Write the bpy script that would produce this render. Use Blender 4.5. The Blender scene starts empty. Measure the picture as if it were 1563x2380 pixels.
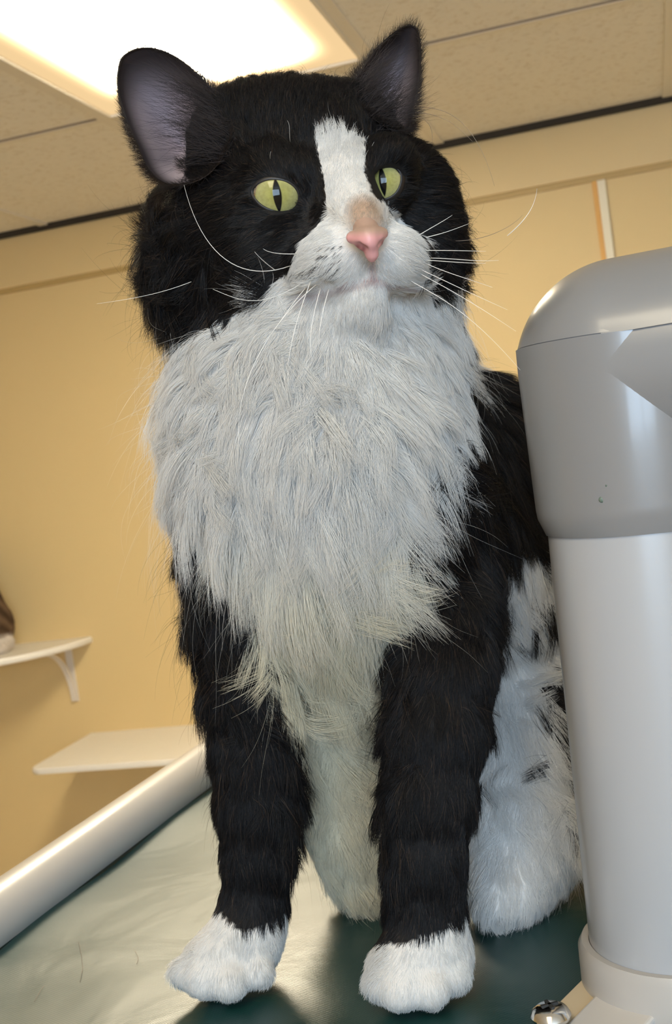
import bpy, math, random
import numpy as np
from mathutils import Matrix, Vector
random.seed(7)
RNG = np.random.default_rng(11)
sc = bpy.context.scene
COL = sc.collection

# ------------------------------------------------------------------ camera
W_, H_, F_ = 1563.0, 2380.0, 2775.0
vy = np.array([737., -240., F_]); vy /= np.linalg.norm(vy)
vx = np.array([10046., -1263., -F_]); vx -= vy * vx.dot(vy); vx /= np.linalg.norm(vx)
ROT = np.stack([vx, vy, np.cross(vx, vy)])          # rows: world axes in camera axes
CAM = np.array([0., 0., 1.66])
cd = bpy.data.cameras.new('camera'); cam = bpy.data.objects.new('camera', cd); COL.objects.link(cam)
m = Matrix.Identity(4)
for i in range(3):
    m[i][0], m[i][1], m[i][2], m[i][3] = ROT[i][0], -ROT[i][1], -ROT[i][2], CAM[i]
cam.matrix_world = m
cd.sensor_fit = 'HORIZONTAL'; cd.sensor_width = 36; cd.lens = 36 * F_ / W_
cd.clip_start = .02
cd.dof.use_dof = True; cd.dof.focus_distance = .470; cd.dof.aperture_fstop = 42
sc.camera = cam

# ------------------------------------------------------------------ look, world, light
sc.view_settings.view_transform = 'Standard'; sc.view_settings.look = 'None'
sc.view_settings.gamma = 1; sc.view_settings.use_curve_mapping = False
sc.view_settings.exposure = 0.0
sc.cycles.max_bounces = 7; sc.cycles.diffuse_bounces = 4; sc.cycles.glossy_bounces = 3
sc.cycles.transmission_bounces = 4; sc.cycles.transparent_max_bounces = 8
sc.cycles.caustics_reflective = False; sc.cycles.caustics_refractive = False
sc.cycles.sample_clamp_indirect = 4
sc.cycles.use_denoising = True
w = bpy.data.worlds.new('world'); sc.world = w; w.use_nodes = True
w.node_tree.nodes['Background'].inputs[0].default_value = (.55, .75, 1, 1)
w.node_tree.nodes['Background'].inputs[1].default_value = 1.0

WIN = (-.05, 1.10, 1.42, 2.36, -1.7)                 # window_1: x0, x1, z0, z1, y
def area(name, loc, rot, sx, sy, power, color):
    ld = bpy.data.lights.new(name, 'AREA'); ld.shape = 'RECTANGLE'; ld.size = sx; ld.size_y = sy
    ld.energy = power; ld.color = color
    o = bpy.data.objects.new(name, ld); COL.objects.link(o); o.location = loc; o.rotation_euler = rot
    return o
area('window_daylight', ((WIN[0] + WIN[1]) / 2, WIN[4] - .12, (WIN[2] + WIN[3]) / 2), (math.radians(90), 0, 0),
     WIN[1] - WIN[0], WIN[3] - WIN[2], 54, (.60, .79, 1.0))
LENS_GLOW = 36.0
LENS_CENTRE, LENS_EDGE = (1, .87, .63), (1, .70, .36)

# ------------------------------------------------------------------ helpers
def ray(px, py):
    return ROT @ np.array([(px - W_ / 2) / F_, (py - H_ / 2) / F_, 1.0])
def at(px, py, d): return CAM + ray(px, py) * d
def project(p):
    c = (p - CAM) @ ROT
    return c[:, 0] / c[:, 2] * F_ + W_ / 2, c[:, 1] / c[:, 2] * F_ + H_ / 2, c[:, 2]
def s2l(c): return tuple(((v / 255) / 12.92 if v / 255 <= .04045 else ((v / 255 + .055) / 1.055) ** 2.4) for v in c)

def tag(o, label=None, cat=None, group=None, kind=None):
    for k, v in (('label', label), ('category', cat), ('group', group), ('kind', kind)):
        if v: o[k] = v
    return o
def empty(name, loc):
    o = bpy.data.objects.new(name, None); COL.objects.link(o); o.location = loc; o.empty_display_size = .02
    return o
def obj(name, verts, faces, mat, parent=None, smooth=True, angle=None):
    me = bpy.data.meshes.new(name)
    verts = np.asarray(verts, dtype=np.float64)
    org = Vector((0, 0, 0))
    if parent is not None:
        pw = world_loc(parent)
        verts = verts - np.array(pw)
    me.from_pydata(verts.tolist(), [], [list(map(int, f)) for f in faces]); me.update()
    if smooth:
        me.polygons.foreach_set('use_smooth', [True] * len(me.polygons))
    if angle is not None:
        me.set_sharp_from_angle(angle=math.radians(angle))
    me.materials.append(mat)
    o = bpy.data.objects.new(name, me); COL.objects.link(o)
    if parent is not None: o.parent = parent
    return o
def world_loc(o):
    l = Vector((0, 0, 0))
    while o is not None:
        l += o.location; o = o.parent
    return l

class MB:
    def __init__(s): s.v = []; s.f = []
    def add(s, v, f):
        n = len(s.v); s.v += [tuple(p) for p in v]; s.f += [[i + n for i in q] for q in f]; return s
    def box(s, x0, x1, y0, y1, z0, z1):
        v = [(x, y, z) for x in (x0, x1) for y in (y0, y1) for z in (z0, z1)]
        return s.add(v, [(0, 1, 3, 2), (4, 6, 7, 5), (0, 4, 5, 1), (2, 3, 7, 6), (0, 2, 6, 4), (1, 5, 7, 3)])
    def lathe(s, a, axis, prof, n=64, cap0=True, cap1=True):
        """prof: (distance along axis, radius)"""
        a = np.array(a, float); axis = np.array(axis, float); axis /= np.linalg.norm(axis)
        u = np.cross(axis, [0, 1, 0] if abs(axis[1]) < .9 else [1, 0, 0]); u /= np.linalg.norm(u); w = np.cross(axis, u)
        v = []; f = []
        for t, r in prof:
            for k in range(n):
                q = 2 * math.pi * k / n
                v.append(a + axis * t + (u * math.cos(q) + w * math.sin(q)) * r)
        for i in range(len(prof) - 1):
            for k in range(n):
                k2 = (k + 1) % n
                f.append((i * n + k, i * n + k2, (i + 1) * n + k2, (i + 1) * n + k))
        if cap0: f.append(tuple(range(n))[::-1])
        if cap1: f.append(tuple((len(prof) - 1) * n + k for k in range(n)))
        return s.add(v, f)
    def tube(s, pts, rad, n=10):
        pts = [np.array(p, float) for p in pts]; v = []; f = []
        ref = np.array([0.13, .27, .95])
        for i, p in enumerate(pts):
            t = pts[min(i + 1, len(pts) - 1)] - pts[max(i - 1, 0)]; t /= np.linalg.norm(t)
            u = np.cross(t, ref); u /= np.linalg.norm(u); w = np.cross(t, u)
            r = rad[i] if hasattr(rad, '__len__') else rad
            for k in range(n):
                q = 2 * math.pi * k / n; v.append(p + (u * math.cos(q) + w * math.sin(q)) * r)
        for i in range(len(pts) - 1):
            for k in range(n):
                k2 = (k + 1) % n; f.append((i * n + k, i * n + k2, (i + 1) * n + k2, (i + 1) * n + k))
        f.append(tuple(range(n))[::-1]); f.append(tuple((len(pts) - 1) * n + k for k in range(n)))
        return s.add(v, f)
    def build(s, name, mat, parent=None, smooth=False, angle=None, bevel=0):
        o = obj(name, s.v, s.f, mat, parent, smooth or angle is not None, angle)
        if bevel:
            b = o.modifiers.new('bevel', 'BEVEL'); b.width = bevel; b.segments = 3; b.limit_method = 'ANGLE'
        return o

# ------------------------------------------------------------------ materials
def nm(name):
    m = bpy.data.materials.new(name); m.use_nodes = True
    return m, m.node_tree.nodes, m.node_tree.links, m.node_tree.nodes['Principled BSDF']
def mat(name, color, rough=.5, metal=0, bump=None, var=0, scale=40, spec=None, coat=0):
    m, N, L, b = nm(name)
    b.inputs['Base Color'].default_value = (*color, 1); b.inputs['Roughness'].default_value = rough
    b.inputs['Metallic'].default_value = metal
    if spec is not None: b.inputs['Specular IOR Level'].default_value = spec
    if coat: b.inputs['Coat Weight'].default_value = coat; b.inputs['Coat Roughness'].default_value = .08
    tc = N.new('ShaderNodeTexCoord')
    no = N.new('ShaderNodeTexNoise'); no.inputs['Scale'].default_value = scale; no.inputs['Detail'].default_value = 5
    L.new(tc.outputs['Object'], no.inputs['Vector'])
    if var:
        mx = N.new('ShaderNodeMix'); mx.data_type = 'RGBA'
        mx.inputs[6].default_value = (*[c * (1 - var) for c in color], 1); mx.inputs[7].default_value = (*[min(1, c * (1 + var)) for c in color], 1)
        L.new(no.outputs['Fac'], mx.inputs[0]); L.new(mx.outputs[2], b.inputs['Base Color'])
    if bump:
        bp = N.new('ShaderNodeBump'); bp.inputs['Strength'].default_value = bump[0]; bp.inputs['Distance'].default_value = bump[1]
        n2 = N.new('ShaderNodeTexNoise'); n2.inputs['Scale'].default_value = bump[2]; n2.inputs['Detail'].default_value = 3
        L.new(tc.outputs['Object'], n2.inputs['Vector']); L.new(n2.outputs['Fac'], bp.inputs['Height']); L.new(bp.outputs[0], b.inputs['Normal'])
    return m
M_wall = mat('yellow_wall_paint', (.74, .57, .30), .55, bump=(.25, .002, 220), var=.03, scale=3)
M_trim = mat('yellow_trim_paint', (.74, .575, .31), .45, var=.03, scale=5)
M_gap = mat('shadow_gap_black', (.035, .028, .02), .8)
M_grid = mat('ceiling_grid_metal', (.84, .79, .71), .5)
M_seamline = mat('ceiling_seam', (.30, .24, .17), .7)
M_floor = mat('floor_tile', (.60, .55, .48), .4, var=.15, scale=8)
M_shelf = mat('white_shelf_board', (.90, .87, .82), .35, var=.02)
M_bracket = mat('white_bracket_metal', (.78, .72, .66), .4)
M_seam = mat('aged_caulk_orange', (.75, .42, .12), .5)
M_seam2 = mat('cream_batten', (.85, .78, .62), .4)
M_chrome = mat('chrome_screw', (.75, .74, .72), .12, metal=1)
M_dark = mat('dark_recess', (.02, .02, .02), .7)
M_rail = mat('white_pvc_pipe', (.60, .57, .54), .32, coat=.25, var=.015, scale=60)

def mat_tile():
    m, N, L, b = nm('speckled_ceiling_tile'); b.inputs['Roughness'].default_value = .9
    tc = N.new('ShaderNodeTexCoord')
    v = N.new('ShaderNodeTexNoise'); v.inputs['Scale'].default_value = 75; v.inputs['Detail'].default_value = 4; v.inputs['Roughness'].default_value = .6
    r = N.new('ShaderNodeValToRGB'); r.color_ramp.elements[0].position = .34; r.color_ramp.elements[1].position = .47
    r.color_ramp.elements[0].color = (.80, .74, .65, 1); r.color_ramp.elements[1].color = (.91, .87, .80, 1)
    L.new(tc.outputs['Object'], v.inputs['Vector']); L.new(v.outputs['Fac'], r.inputs[0]); L.new(r.outputs[0], b.inputs['Base Color'])
    bp = N.new('ShaderNodeBump'); bp.inputs['Strength'].default_value = .5; bp.inputs['Distance'].default_value = .003
    L.new(v.outputs['Fac'], bp.inputs['Height']); L.new(bp.outputs[0], b.inputs['Normal'])
    return m
M_tile = mat_tile()

def mat_lens(cx, cy, hx, hy, glow):
    """self-glowing prismatic lens: tube glow, brighter middle and dimmer rim put into its emission"""
    m, N, L, b = nm('prismatic_lens'); N.remove(b)
    g = N.new('ShaderNodeNewGeometry'); sp = N.new('ShaderNodeSeparateXYZ'); L.new(g.outputs['Position'], sp.inputs[0])
    def M(op, a, c=None, d=None):
        n = N.new('ShaderNodeMath'); n.operation = op
        for i, q in enumerate((a, c, d)):
            if q is None: continue
            if isinstance(q, (int, float)): n.inputs[i].default_value = q
            else: L.new(q, n.inputs[i])
        return n.outputs[0]
    ex = M('SUBTRACT', hx, M('ABSOLUTE', M('SUBTRACT', sp.outputs[0], cx)))
    ey = M('SUBTRACT', hy, M('ABSOLUTE', M('SUBTRACT', sp.outputs[1], cy)))
    def mr(v, a, c):
        n = N.new('ShaderNodeMapRange'); n.interpolation_type = 'SMOOTHERSTEP'
        n.inputs[1].default_value = a; n.inputs[2].default_value = c; L.new(v, n.inputs[0]); return n.outputs[0]
    k = M('MULTIPLY', mr(ex, .01, .17), mr(ey, .0, .17))
    k = M('POWER', k, 1.5)
    rib = M('MULTIPLY_ADD', M('SINE', M('MULTIPLY', sp.outputs[1], 900)), .06, .94)
    st = M('MULTIPLY', M('MULTIPLY_ADD', k, LENS_GLOW * glow, .98), rib)  # tube glow and rim falloff put into the emission, no tubes built
    mx = N.new('ShaderNodeMix'); mx.data_type = 'RGBA'; mx.inputs[6].default_value = (*LENS_EDGE, 1); mx.inputs[7].default_value = (*LENS_CENTRE, 1)
    L.new(mr(k, 0, .35), mx.inputs[0])
    e = N.new('ShaderNodeEmission'); L.new(mx.outputs[2], e.inputs[0]); L.new(st, e.inputs[1])
    L.new(e.outputs[0], N['Material Output'].inputs[0])
    return m

def mat_pvc():
    m, N, L, b = nm('grey_pvc_fitting')
    b.inputs['Base Color'].default_value = (.215, .212, .214, 1); b.inputs['Roughness'].default_value = .33
    b.inputs['Coat Weight'].default_value = .35; b.inputs['Coat Roughness'].default_value = .12
    tc = N.new('ShaderNodeTexCoord')
    n2 = N.new('ShaderNodeTexNoise'); n2.inputs['Scale'].default_value = 28; n2.inputs['Detail'].default_value = 2
    bp = N.new('ShaderNodeBump'); bp.inputs['Strength'].default_value = .12; bp.inputs['Distance'].default_value = .002
    L.new(tc.outputs['Object'], n2.inputs['Vector']); L.new(n2.outputs['Fac'], bp.inputs['Height']); L.new(bp.outputs[0], b.inputs['Normal'])
    return m
M_pvc = mat_pvc()
M_post = mat('white_pvc_post', (.38, .38, .39), .3, coat=.35, var=.01, scale=50)

def mat_vinyl():
    m, N, L, b = nm('green_vinyl')
    b.inputs['Base Color'].default_value = (.002, .036, .034, 1); b.inputs['Roughness'].default_value = .36
    b.inputs['Specular IOR Level'].default_value = .95
    tc = N.new('ShaderNodeTexCoord')
    mp = N.new('ShaderNodeMapping'); mp.inputs['Rotation'].default_value = (0, 0, .5); L.new(tc.outputs['Object'], mp.inputs[0])
    hs = []
    for ax in (0, 1):
        wv = N.new('ShaderNodeTexWave'); wv.bands_direction = 'XY'[ax]; wv.inputs['Scale'].default_value = 260; wv.inputs['Distortion'].default_value = .6
        wv.inputs['Detail'].default_value = 1
        L.new(mp.outputs[0], wv.inputs['Vector']); hs.append(wv.outputs['Fac'])
    ad = N.new('ShaderNodeMath'); ad.operation = 'ADD'; L.new(hs[0], ad.inputs[0]); L.new(hs[1], ad.inputs[1])
    bp = N.new('ShaderNodeBump'); bp.inputs['Strength'].default_value = .1; bp.inputs['Distance'].default_value = .0002
    L.new(ad.outputs[0], bp.inputs['Height'])
    no = N.new('ShaderNodeTexNoise'); no.inputs['Scale'].default_value = 14; no.inputs['Detail'].default_value = 4; no.inputs['Distortion'].default_value = .6
    L.new(tc.outputs['Object'], no.inputs['Vector'])
    b2 = N.new('ShaderNodeBump'); b2.inputs['Strength'].default_value = .25; b2.inputs['Distance'].default_value = .004
    L.new(no.outputs['Fac'], b2.inputs['Height']); L.new(bp.outputs[0], b2.inputs['Normal']); L.new(b2.outputs[0], b.inputs['Normal'])
    return m
M_vinyl = mat_vinyl()

def mat_fur(name, rough, spec, transl, gain=1.0):
    m, N, L, b = nm(name)
    a = N.new('ShaderNodeAttribute'); a.attribute_name = 'Col'
    b.inputs['Roughness'].default_value = rough; b.inputs['Specular IOR Level'].default_value = spec
    L.new(a.outputs['Color'], b.inputs['Base Color'])
    t = N.new('ShaderNodeBsdfTranslucent'); L.new(a.outputs['Color'], t.inputs['Color'])
    mx = N.new('ShaderNodeMixShader'); mx.inputs[0].default_value = transl
    L.new(b.outputs[0], mx.inputs[1]); L.new(t.outputs[0], mx.inputs[2]); L.new(mx.outputs[0], N['Material Output'].inputs[0])
    return m
M_whitefur = mat_fur('white_fur', .55, .3, .32)
M_blackfur = mat_fur('black_fur', .42, .22, .12)
M_skin = mat_fur('cat_skin', .7, .2, .0)
M_nose = mat_fur('nose_leather', .42, .45, .05)

# ------------------------------------------------------------------ the room
XL, XR, YB, YF, ZC = -3.0, 2.3, 3.1, -1.7, 2.404
def struct(mb, name, m, **k): return tag(mb.build(name, m, **k), kind='structure')
struct(MB().box(XL - .1, XR + .1, YF - .1, YB + .1, -.1, 0), 'floor', M_floor)
struct(MB().box(XL - .1, XR + .1, YB, YB + .1, 0, ZC + .1), 'wall_back', M_wall)
struct(MB().box(XL - .1, XL, YF, YB, 0, ZC + .1), 'wall_left', M_wall)
struct(MB().box(XR, XR + .1, YF, YB, 0, ZC + .1), 'wall_right', M_wall)
wf = MB().box(XL, WIN[0], YF - .1, YF, 0, ZC + .1).box(WIN[1], XR, YF - .1, YF, 0, ZC + .1)
wf.box(WIN[0], WIN[1], YF - .1, YF, 0, WIN[2]).box(WIN[0], WIN[1], YF - .1, YF, WIN[3], ZC + .1)
struct(wf, 'wall_front', M_wall)
wn = MB(); t = .04
wn.box(WIN[0] - t, WIN[0] + .02, YF - .02, YF + .02, WIN[2] - t, WIN[3] + t).box(WIN[1] - .02, WIN[1] + t, YF - .02, YF + .02, WIN[2] - t, WIN[3] + t)
wn.box(WIN[0], WIN[1], YF - .02, YF + .02, WIN[2] - t, WIN[2] + .02).box(WIN[0], WIN[1], YF - .02, YF + .02, WIN[3] - .02, WIN[3] + t)
wn.box((WIN[0] + WIN[1]) / 2 - .02, (WIN[0] + WIN[1]) / 2 + .02, YF - .015, YF + .015, WIN[2], WIN[3])
struct(wn, 'window_1', M_shelf)

# ceiling: slab of tiles between metal grid bars
gx = [-.4408 + .566 * k for k in range(-5, 5)]
gy = [2.315 - 1.15 * k for k in range(0, 4)]
TR = [(-1.0068, 1.165, .566, 1.15), (-.4408, -1.135, .566, 1.15)]      # fixtures: x0, y0, width, length
ct = MB()
xs = [XL] + [g for g in gx if XL < g < XR] + [XR]
ys = sorted([YF, YB] + [g for g in gy if YF < g < YB])
for i in range(len(xs) - 1):
    for j in range(len(ys) - 1):
        cx, cy = (xs[i] + xs[i + 1]) / 2, (ys[j] + ys[j + 1]) / 2
        if any(x0 < cx < x0 + a and y0 < cy < y0 + b for x0, y0, a, b in TR): continue
        ct.box(xs[i], xs[i + 1], ys[j], ys[j + 1], ZC + .004, ZC + .03)
struct(ct, 'ceiling', M_tile)
struct(MB().box(XL - .1, XR + .1, YF - .1, YB + .1, ZC + .2, ZC + .25), 'ceiling_slab', M_dark)
n = 0
for x in xs[1:-1]:
    n += 1; g = MB().box(x - .0125, x + .0125, YF, YB, ZC - .001, ZC + .004)
    struct(g, 'trim_%d' % n, M_grid)
for y in ys[1:-1]:
    n += 1; struct(MB().box(XL, XR, y - .006, y + .012, ZC + .0005, ZC + .0042), 'trim_%d' % n, M_grid)
    n += 1; struct(MB().box(XL, XR, y - .012, y - .006, ZC + .0015, ZC + .0045), 'trim_%d' % n, M_seamline)
# dark gap above the wall board, upper wall board with its step shade painted as a tan strip, vertical batten
n += 1; struct(MB().box(XL, XR, YB - .022, YB, ZC - .012, ZC + .004), 'trim_%d' % n, M_gap)
n += 1; struct(MB().box(XL, XR, YB - .013, YB, 2.253, ZC - .012), 'trim_%d' % n, M_trim, bevel=.003)
n += 1; struct(MB().box(XL, XR, YB - .006, YB, 2.240, 2.254), 'trim_%d' % n, mat('tan_step_shade', (.50, .36, .15), .5))
n += 1; struct(MB().box(-.078, -.066, YB - .007, YB, 0, 2.2405), 'trim_%d' % n, M_seam, bevel=.002)
n += 1; struct(MB().box(-.066, -.045, YB - .010, YB, 0, 2.2405), 'trim_%d' % n, M_seam2, bevel=.003)
struct(MB().box(XL, XR, YB - .012, YB, 0, .1), 'baseboard_back', M_trim)

# ceiling fixtures
def troffer(x0, y0, w_, l_, label, glow=1.0):
    r = tag(empty('ceiling_light', (x0 + w_ / 2, y0 + l_ / 2, ZC)), label, 'ceiling light')
    a, f = .010, .009
    X0, X1, Y0, Y1 = x0 + a, x0 + w_ - a, y0 + a, y0 + l_ - a
    fr = MB()
    z0, z1 = ZC - .004, ZC + .02
    fr.box(X0, X0 + f, Y0, Y1, z0, z1).box(X1 - f, X1, Y0, Y1, z0, z1).box(X0 + f, X1 - f, Y0, Y0 + f, z0, z1).box(X0 + f, X1 - f, Y1 - f, Y1, z0, z1)
    fr.build('frame', M_grid, r, bevel=.0015)
    sd = MB().box(x0 + .012, X0, y0, y0 + l_, ZC + .001, ZC + .014).box(X1, x0 + w_ - .012, y0, y0 + l_, ZC + .001, ZC + .014)
    sd.box(X0, X1, y0 + .012, Y0, ZC + .001, ZC + .014).box(X0, X1, Y1, y0 + l_ - .012, ZC + .001, ZC + .014)
    sd.build('housing', M_grid, r)
    cx, cy = x0 + w_ / 2, y0 + l_ / 2
    MB().box(X0 + f, X1 - f, Y0 + f, Y1 - f, ZC + .002, ZC + .006).build('lens', mat_lens(cx, cy, w_ / 2 - a - f, l_ / 2 - a - f, glow), r)
    MB().box(x0 + .015, x0 + w_ - .015, y0 + .015, y0 + l_ - .015, ZC + .06, ZC + .07).build('backplate', M_grid, r)
    return r
troffer(*TR[0], 'lit rectangular ceiling light with a ribbed lens above and behind the cat')
troffer(*TR[1], 'second ceiling light in the same row, nearer than the one above the cat', .35)

# ------------------------------------------------------------------ wall shelves
def shelf(name_label, outline, z0, th, brackets):
    r = tag(empty('wall_shelf', (outline[0][0], YB, z0)), name_label, 'shelf', None)
    n = len(outline); v = []; f = []
    rings = [(0, .004), (.004, 0), (th - .004, 0), (th, .004)]
    cx = sum(p[0] for p in outline) / n; cy = sum(p[1] for p in outline) / n
    for dz, ins in rings:
        for x, y in outline:
            d = math.hypot(x - cx, y - cy); k = (d - ins) / d
            yy = y if y > YB - 1e-4 else cy + (y - cy) * k
            v.append((cx + (x - cx) * k, min(yy, YB), z0 + dz))
    for i in range(3):
        for k in range(n): k2 = (k + 1) % n; f.append((i * n + k, i * n + k2, (i + 1) * n + k2, (i + 1) * n + k))
    f.append(tuple(range(n))[::-1]); f.append(tuple(3 * n + k for k in range(n)))
    obj('board', v, f, M_shelf, r, True, 40)
    for bx, dep, hgt in brackets:
        b = MB()
        b.box(bx - .011, bx + .011, YB - .004, YB, z0 - hgt, z0)                      # wall plate
        b.box(bx - .011, bx + .011, YB - dep, YB, z0 - .004, z0)                      # top plate
        pts = []
        for k in range(13):
            q = k / 12 * math.pi / 2
            pts.append((bx, YB - .006 - (dep - .012) * (1 - math.cos(q)) ** 1.0, z0 - .004 - (hgt - .01) * (1 - math.sin(q))))
        for k in range(12):
            (x, y, z), (_, y2, z2) = pts[k], pts[k + 1]
            vv = [(bx - .008, y, z), (bx + .008, y, z), (bx - .008, y - .006, z - .003), (bx + .008, y - .006, z - .003),
                  (bx - .008, y2, z2), (bx + .008, y2, z2), (bx - .008, y2 - .006, z2 - .003), (bx + .008, y2 - .006, z2 - .003)]
            b.add(vv, [(0, 1, 3, 2), (4, 6, 7, 5), (0, 4, 5, 1), (2, 3, 7, 6), (0, 2, 6, 4), (1, 5, 7, 3)])
        br = b.build('bracket', M_bracket, r)
    return r
def rounded(x0, x1, y0, y1, rr, n=8):
    pts = [(x0, y1), ]
    for k in range(n + 1):
        q = math.pi + k / n * math.pi / 2; pts.append((x0 + rr + rr * math.cos(q), y0 + rr + rr * math.sin(q)))
    for k in range(n + 1):
        q = 1.5 * math.pi + k / n * math.pi / 2; pts.append((x1 - rr + rr * math.cos(q), y0 + rr + rr * math.sin(q)))
    pts.append((x1, y1)); return pts
S1Z = 1.235
ol = []
for k in range(25):
    q = math.pi + k / 24 * math.pi
    ol.append((-2.0 + .375 * math.cos(q), YB + .34 * math.sin(q) * 1.0))
ol[0] = (ol[0][0], YB); ol[-1] = (ol[-1][0], YB)
sh1 = shelf('white half-round wall shelf with a curved bracket, a tabby cat sitting on it', ol, S1Z - .018, .018, [(-1.705, .14, .165)])
sh2 = shelf('empty white rectangular wall shelf, lower of the two, behind the white rail', rounded(-1.675, -1.17, 2.735, YB, .035), .955 - .016, .016, [(-1.42, .2, .165)])

# ------------------------------------------------------------------ green cat bed on its pipe frame
BZ = 1.43
bed = tag(empty('cat_bed', (-.15, .6, 0)), 'raised green vinyl cat bed on a white plastic pipe frame', 'cat bed')
RX, RR = -.3665, .0172
BX0, BX1, BY0, BY1 = -.3515, .055, .30, 1.02
def EX(y): return -.3572 + .049 * (y - .533)
RD = np.array([.049, 1, 0]) / math.hypot(.049, 1)
def ripple(x, y):
    near = np.clip((-.26 - x) / .09, 0, 1)
    a = .0009 * np.sin(38 * y + 22 * x + 1.5 * np.sin(9 * x)) * near
    b_ = .0008 * np.exp(-((y - .52 - .25 * (x + .3)) / .016) ** 2) * near
    return a + b_
nx, ny = 110, 150
gxs = np.linspace(BX0, BX1, nx); gys = np.linspace(BY0, BY1, ny)
V = []; Fc = []
for j in range(ny):
    for i in range(nx):
        gx_ = EX(gys[j]) + (BX1 - EX(gys[j])) * i / (nx - 1); V.append((gx_, gys[j], BZ + float(ripple(gx_, gys[j]))))
for j in range(ny - 1):
    for i in range(nx - 1):
        a = j * nx + i; Fc.append((a, a + 1, a + nx + 1, a + nx))
nv = len(V)
V += [(x, y, z - .003) for x, y, z in V]; Fc += [(a + nv, d + nv, c + nv, b + nv) for a, b, c, d in list(Fc)]
obj('bed_fabric', V, Fc, M_vinyl, bed)
MB().lathe((EX(BY0 - .02) - .0155, BY0 - .02, BZ + .0078), RD, [(0, RR), (BY1 - BY0 + .04, RR)]).build('rail', M_rail, bed, angle=40)
MB().lathe((BX1 + .015, BY0 + .25, BZ - .004), (0, 1, 0), [(0, RR), (BY1 - BY0 - .23, RR)]).build('rail', M_rail, bed, angle=40)
MB().lathe((EX(BY1) - .0155, BY1 + .015, BZ - .004), (1, 0, 0), [(0, RR), (BX1 - EX(BY1) + .03, RR)]).build('rail', M_rail, bed, angle=40)
MB().lathe((RX, BY0 - .015, BZ - .008), (1, 0, 0), [(0, RR), (BX1 - RX - .02, RR)]).build('rail', M_rail, bed, angle=40)
# dark hem of the vinyl tucked against the left rail
MB().tube([(EX(BY0 + (BY1 - BY0) * k / 30) - .0005, BY0 + (BY1 - BY0) * k / 30, BZ - .0015) for k in range(31)], .0022, 8).build('hem', mat('dark_green_hem', (.002, .012, .011), .6), bed, smooth=True)
for x, y in ((EX(BY0) - .016, BY0 - .015), (EX(BY1) - .0155, BY1 + .015), (BX1 + .015, BY1 + .015)):
    MB().lathe((x, y, 0), (0, 0, 1), [(0, .021), (BZ - .012, .021)]).build('leg', M_post, bed, angle=40)
# tall corner post, collar, elbow fitting with cap and top bar
PB = at(1585, 2180, .48); PT = at(1455, 854, .468)
ax = (PT - PB) / np.linalg.norm(PT - PB); LP = np.linalg.norm(PT - PB)
PF = PB - ax * (PB[2] / ax[2])                                              # where the post meets the floor
L0 = np.linalg.norm(PB - PF)
def along(py):                                                             # distance along the axis for an image row
    lo, hi = L0 - .2, L0 + LP + .2
    for _ in range(40):
        md = (lo + hi) / 2
        if project((PF + ax * md)[None])[1][0] > py: lo = md
        else: hi = md
    return lo
s_el0 = along(1222); s_c = L0 + LP
s_col = along(2172)
MB().lathe(PF, ax, [(0, .0365), (s_el0 + .01, .0365)], 96).build('post', M_post, bed, angle=40)
MB().lathe(PF, ax, [(s_col - .13, .0365), (s_col - .13, .0395), (s_col - .036, .0395), (s_col - .034, .0412), (s_col - .003, .0412), (s_col, .0395), (s_col, .0367)], 96, False, False).build('collar', mat('putty_collar_plastic', (.42, .39, .36), .32, coat=.25), bed, angle=30)
s_seam = s_c + .0115
Rt = .0417
BR = np.array([math.cos(math.radians(9)), -math.sin(math.radians(9)), 0]); BS = np.array([BR[1], -BR[0], 0])
MB().lathe(PF, ax, [(s_el0, .0367), (s_el0, .0372), (s_el0 + .0065, .0398), (s_el0 + .010, .0402), (s_c, Rt), (s_seam, Rt)], 128, False, True).lathe(
    PF + ax * s_c, BR, [(0, Rt), (.075, Rt), (.075, .0365), (.5, .0365)], 128).build('elbow_fitting', M_pvc, bed, angle=40)
# cap: the domed upper part above the seam, with its lip
Rc = .0426
u1 = np.cross([0, 1, 0], ax); u1 /= np.linalg.norm(u1)
a0 = math.asin(.0115 / Rc)
prof = [(s_seam, Rt - .002), (s_seam, Rc * math.cos(a0) - .0004), (s_seam + .0004, Rc * math.cos(a0))]
for k in range(1, 33):
    q = a0 + (math.pi / 2 - a0) * k / 32
    prof.append((s_c + Rc * math.sin(q) * 1.0, max(Rc * math.cos(q), .0001)))
cp = MB().lathe(PF, ax, prof, 128, False, True)
cc = PF + ax * s_c
v = []; f = []
NA = 48
for xx in (0, .5):
    for k in range(NA + 1):
        q = a0 + (math.pi - 2 * a0) * k / NA
        v.append(cc + BR * xx + BS * Rc * math.cos(q) + np.array([0, 0, Rc * math.sin(q)]))
for k in range(NA): f.append((k, k + 1, NA + 2 + k, NA + 1 + k))
v2 = [cc + BR * xx - BS * s * (Rt - .002) + np.array([0, 0, .0115]) for xx in (0, .5) for s in (-1, 1)]
b0 = len(v); v += v2
f += [(0, b0, b0 + 2, NA + 1), (NA, 2 * NA + 1, b0 + 3, b0 + 1)]
cp.add(v, f); cp.build('cap', M_pvc, bed, angle=35)
# paint flecks on the elbow
for (px, py, rpx) in ((1400, 1161, 7), (1412, 1128, 4)):
    p = at(px, py, .5); d = ray(px, py); d = d / np.linalg.norm(d)
    # nearest hit on the sleeve surface, found by marching
    q = CAM.copy()
    for _ in range(80):
        w_ = q - PF; rad = np.linalg.norm(w_ - ax * w_.dot(ax)); q = q + d * (rad - .0404) * .9
    MB().lathe(q - d * .0001, d, [(0, .0001), (.0002, rpx * .17e-3), (.0012, rpx * .17e-3)], 14).build('paint_fleck', mat('green_fleck', (.12, .16, .13), .5), bed, smooth=True)
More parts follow.
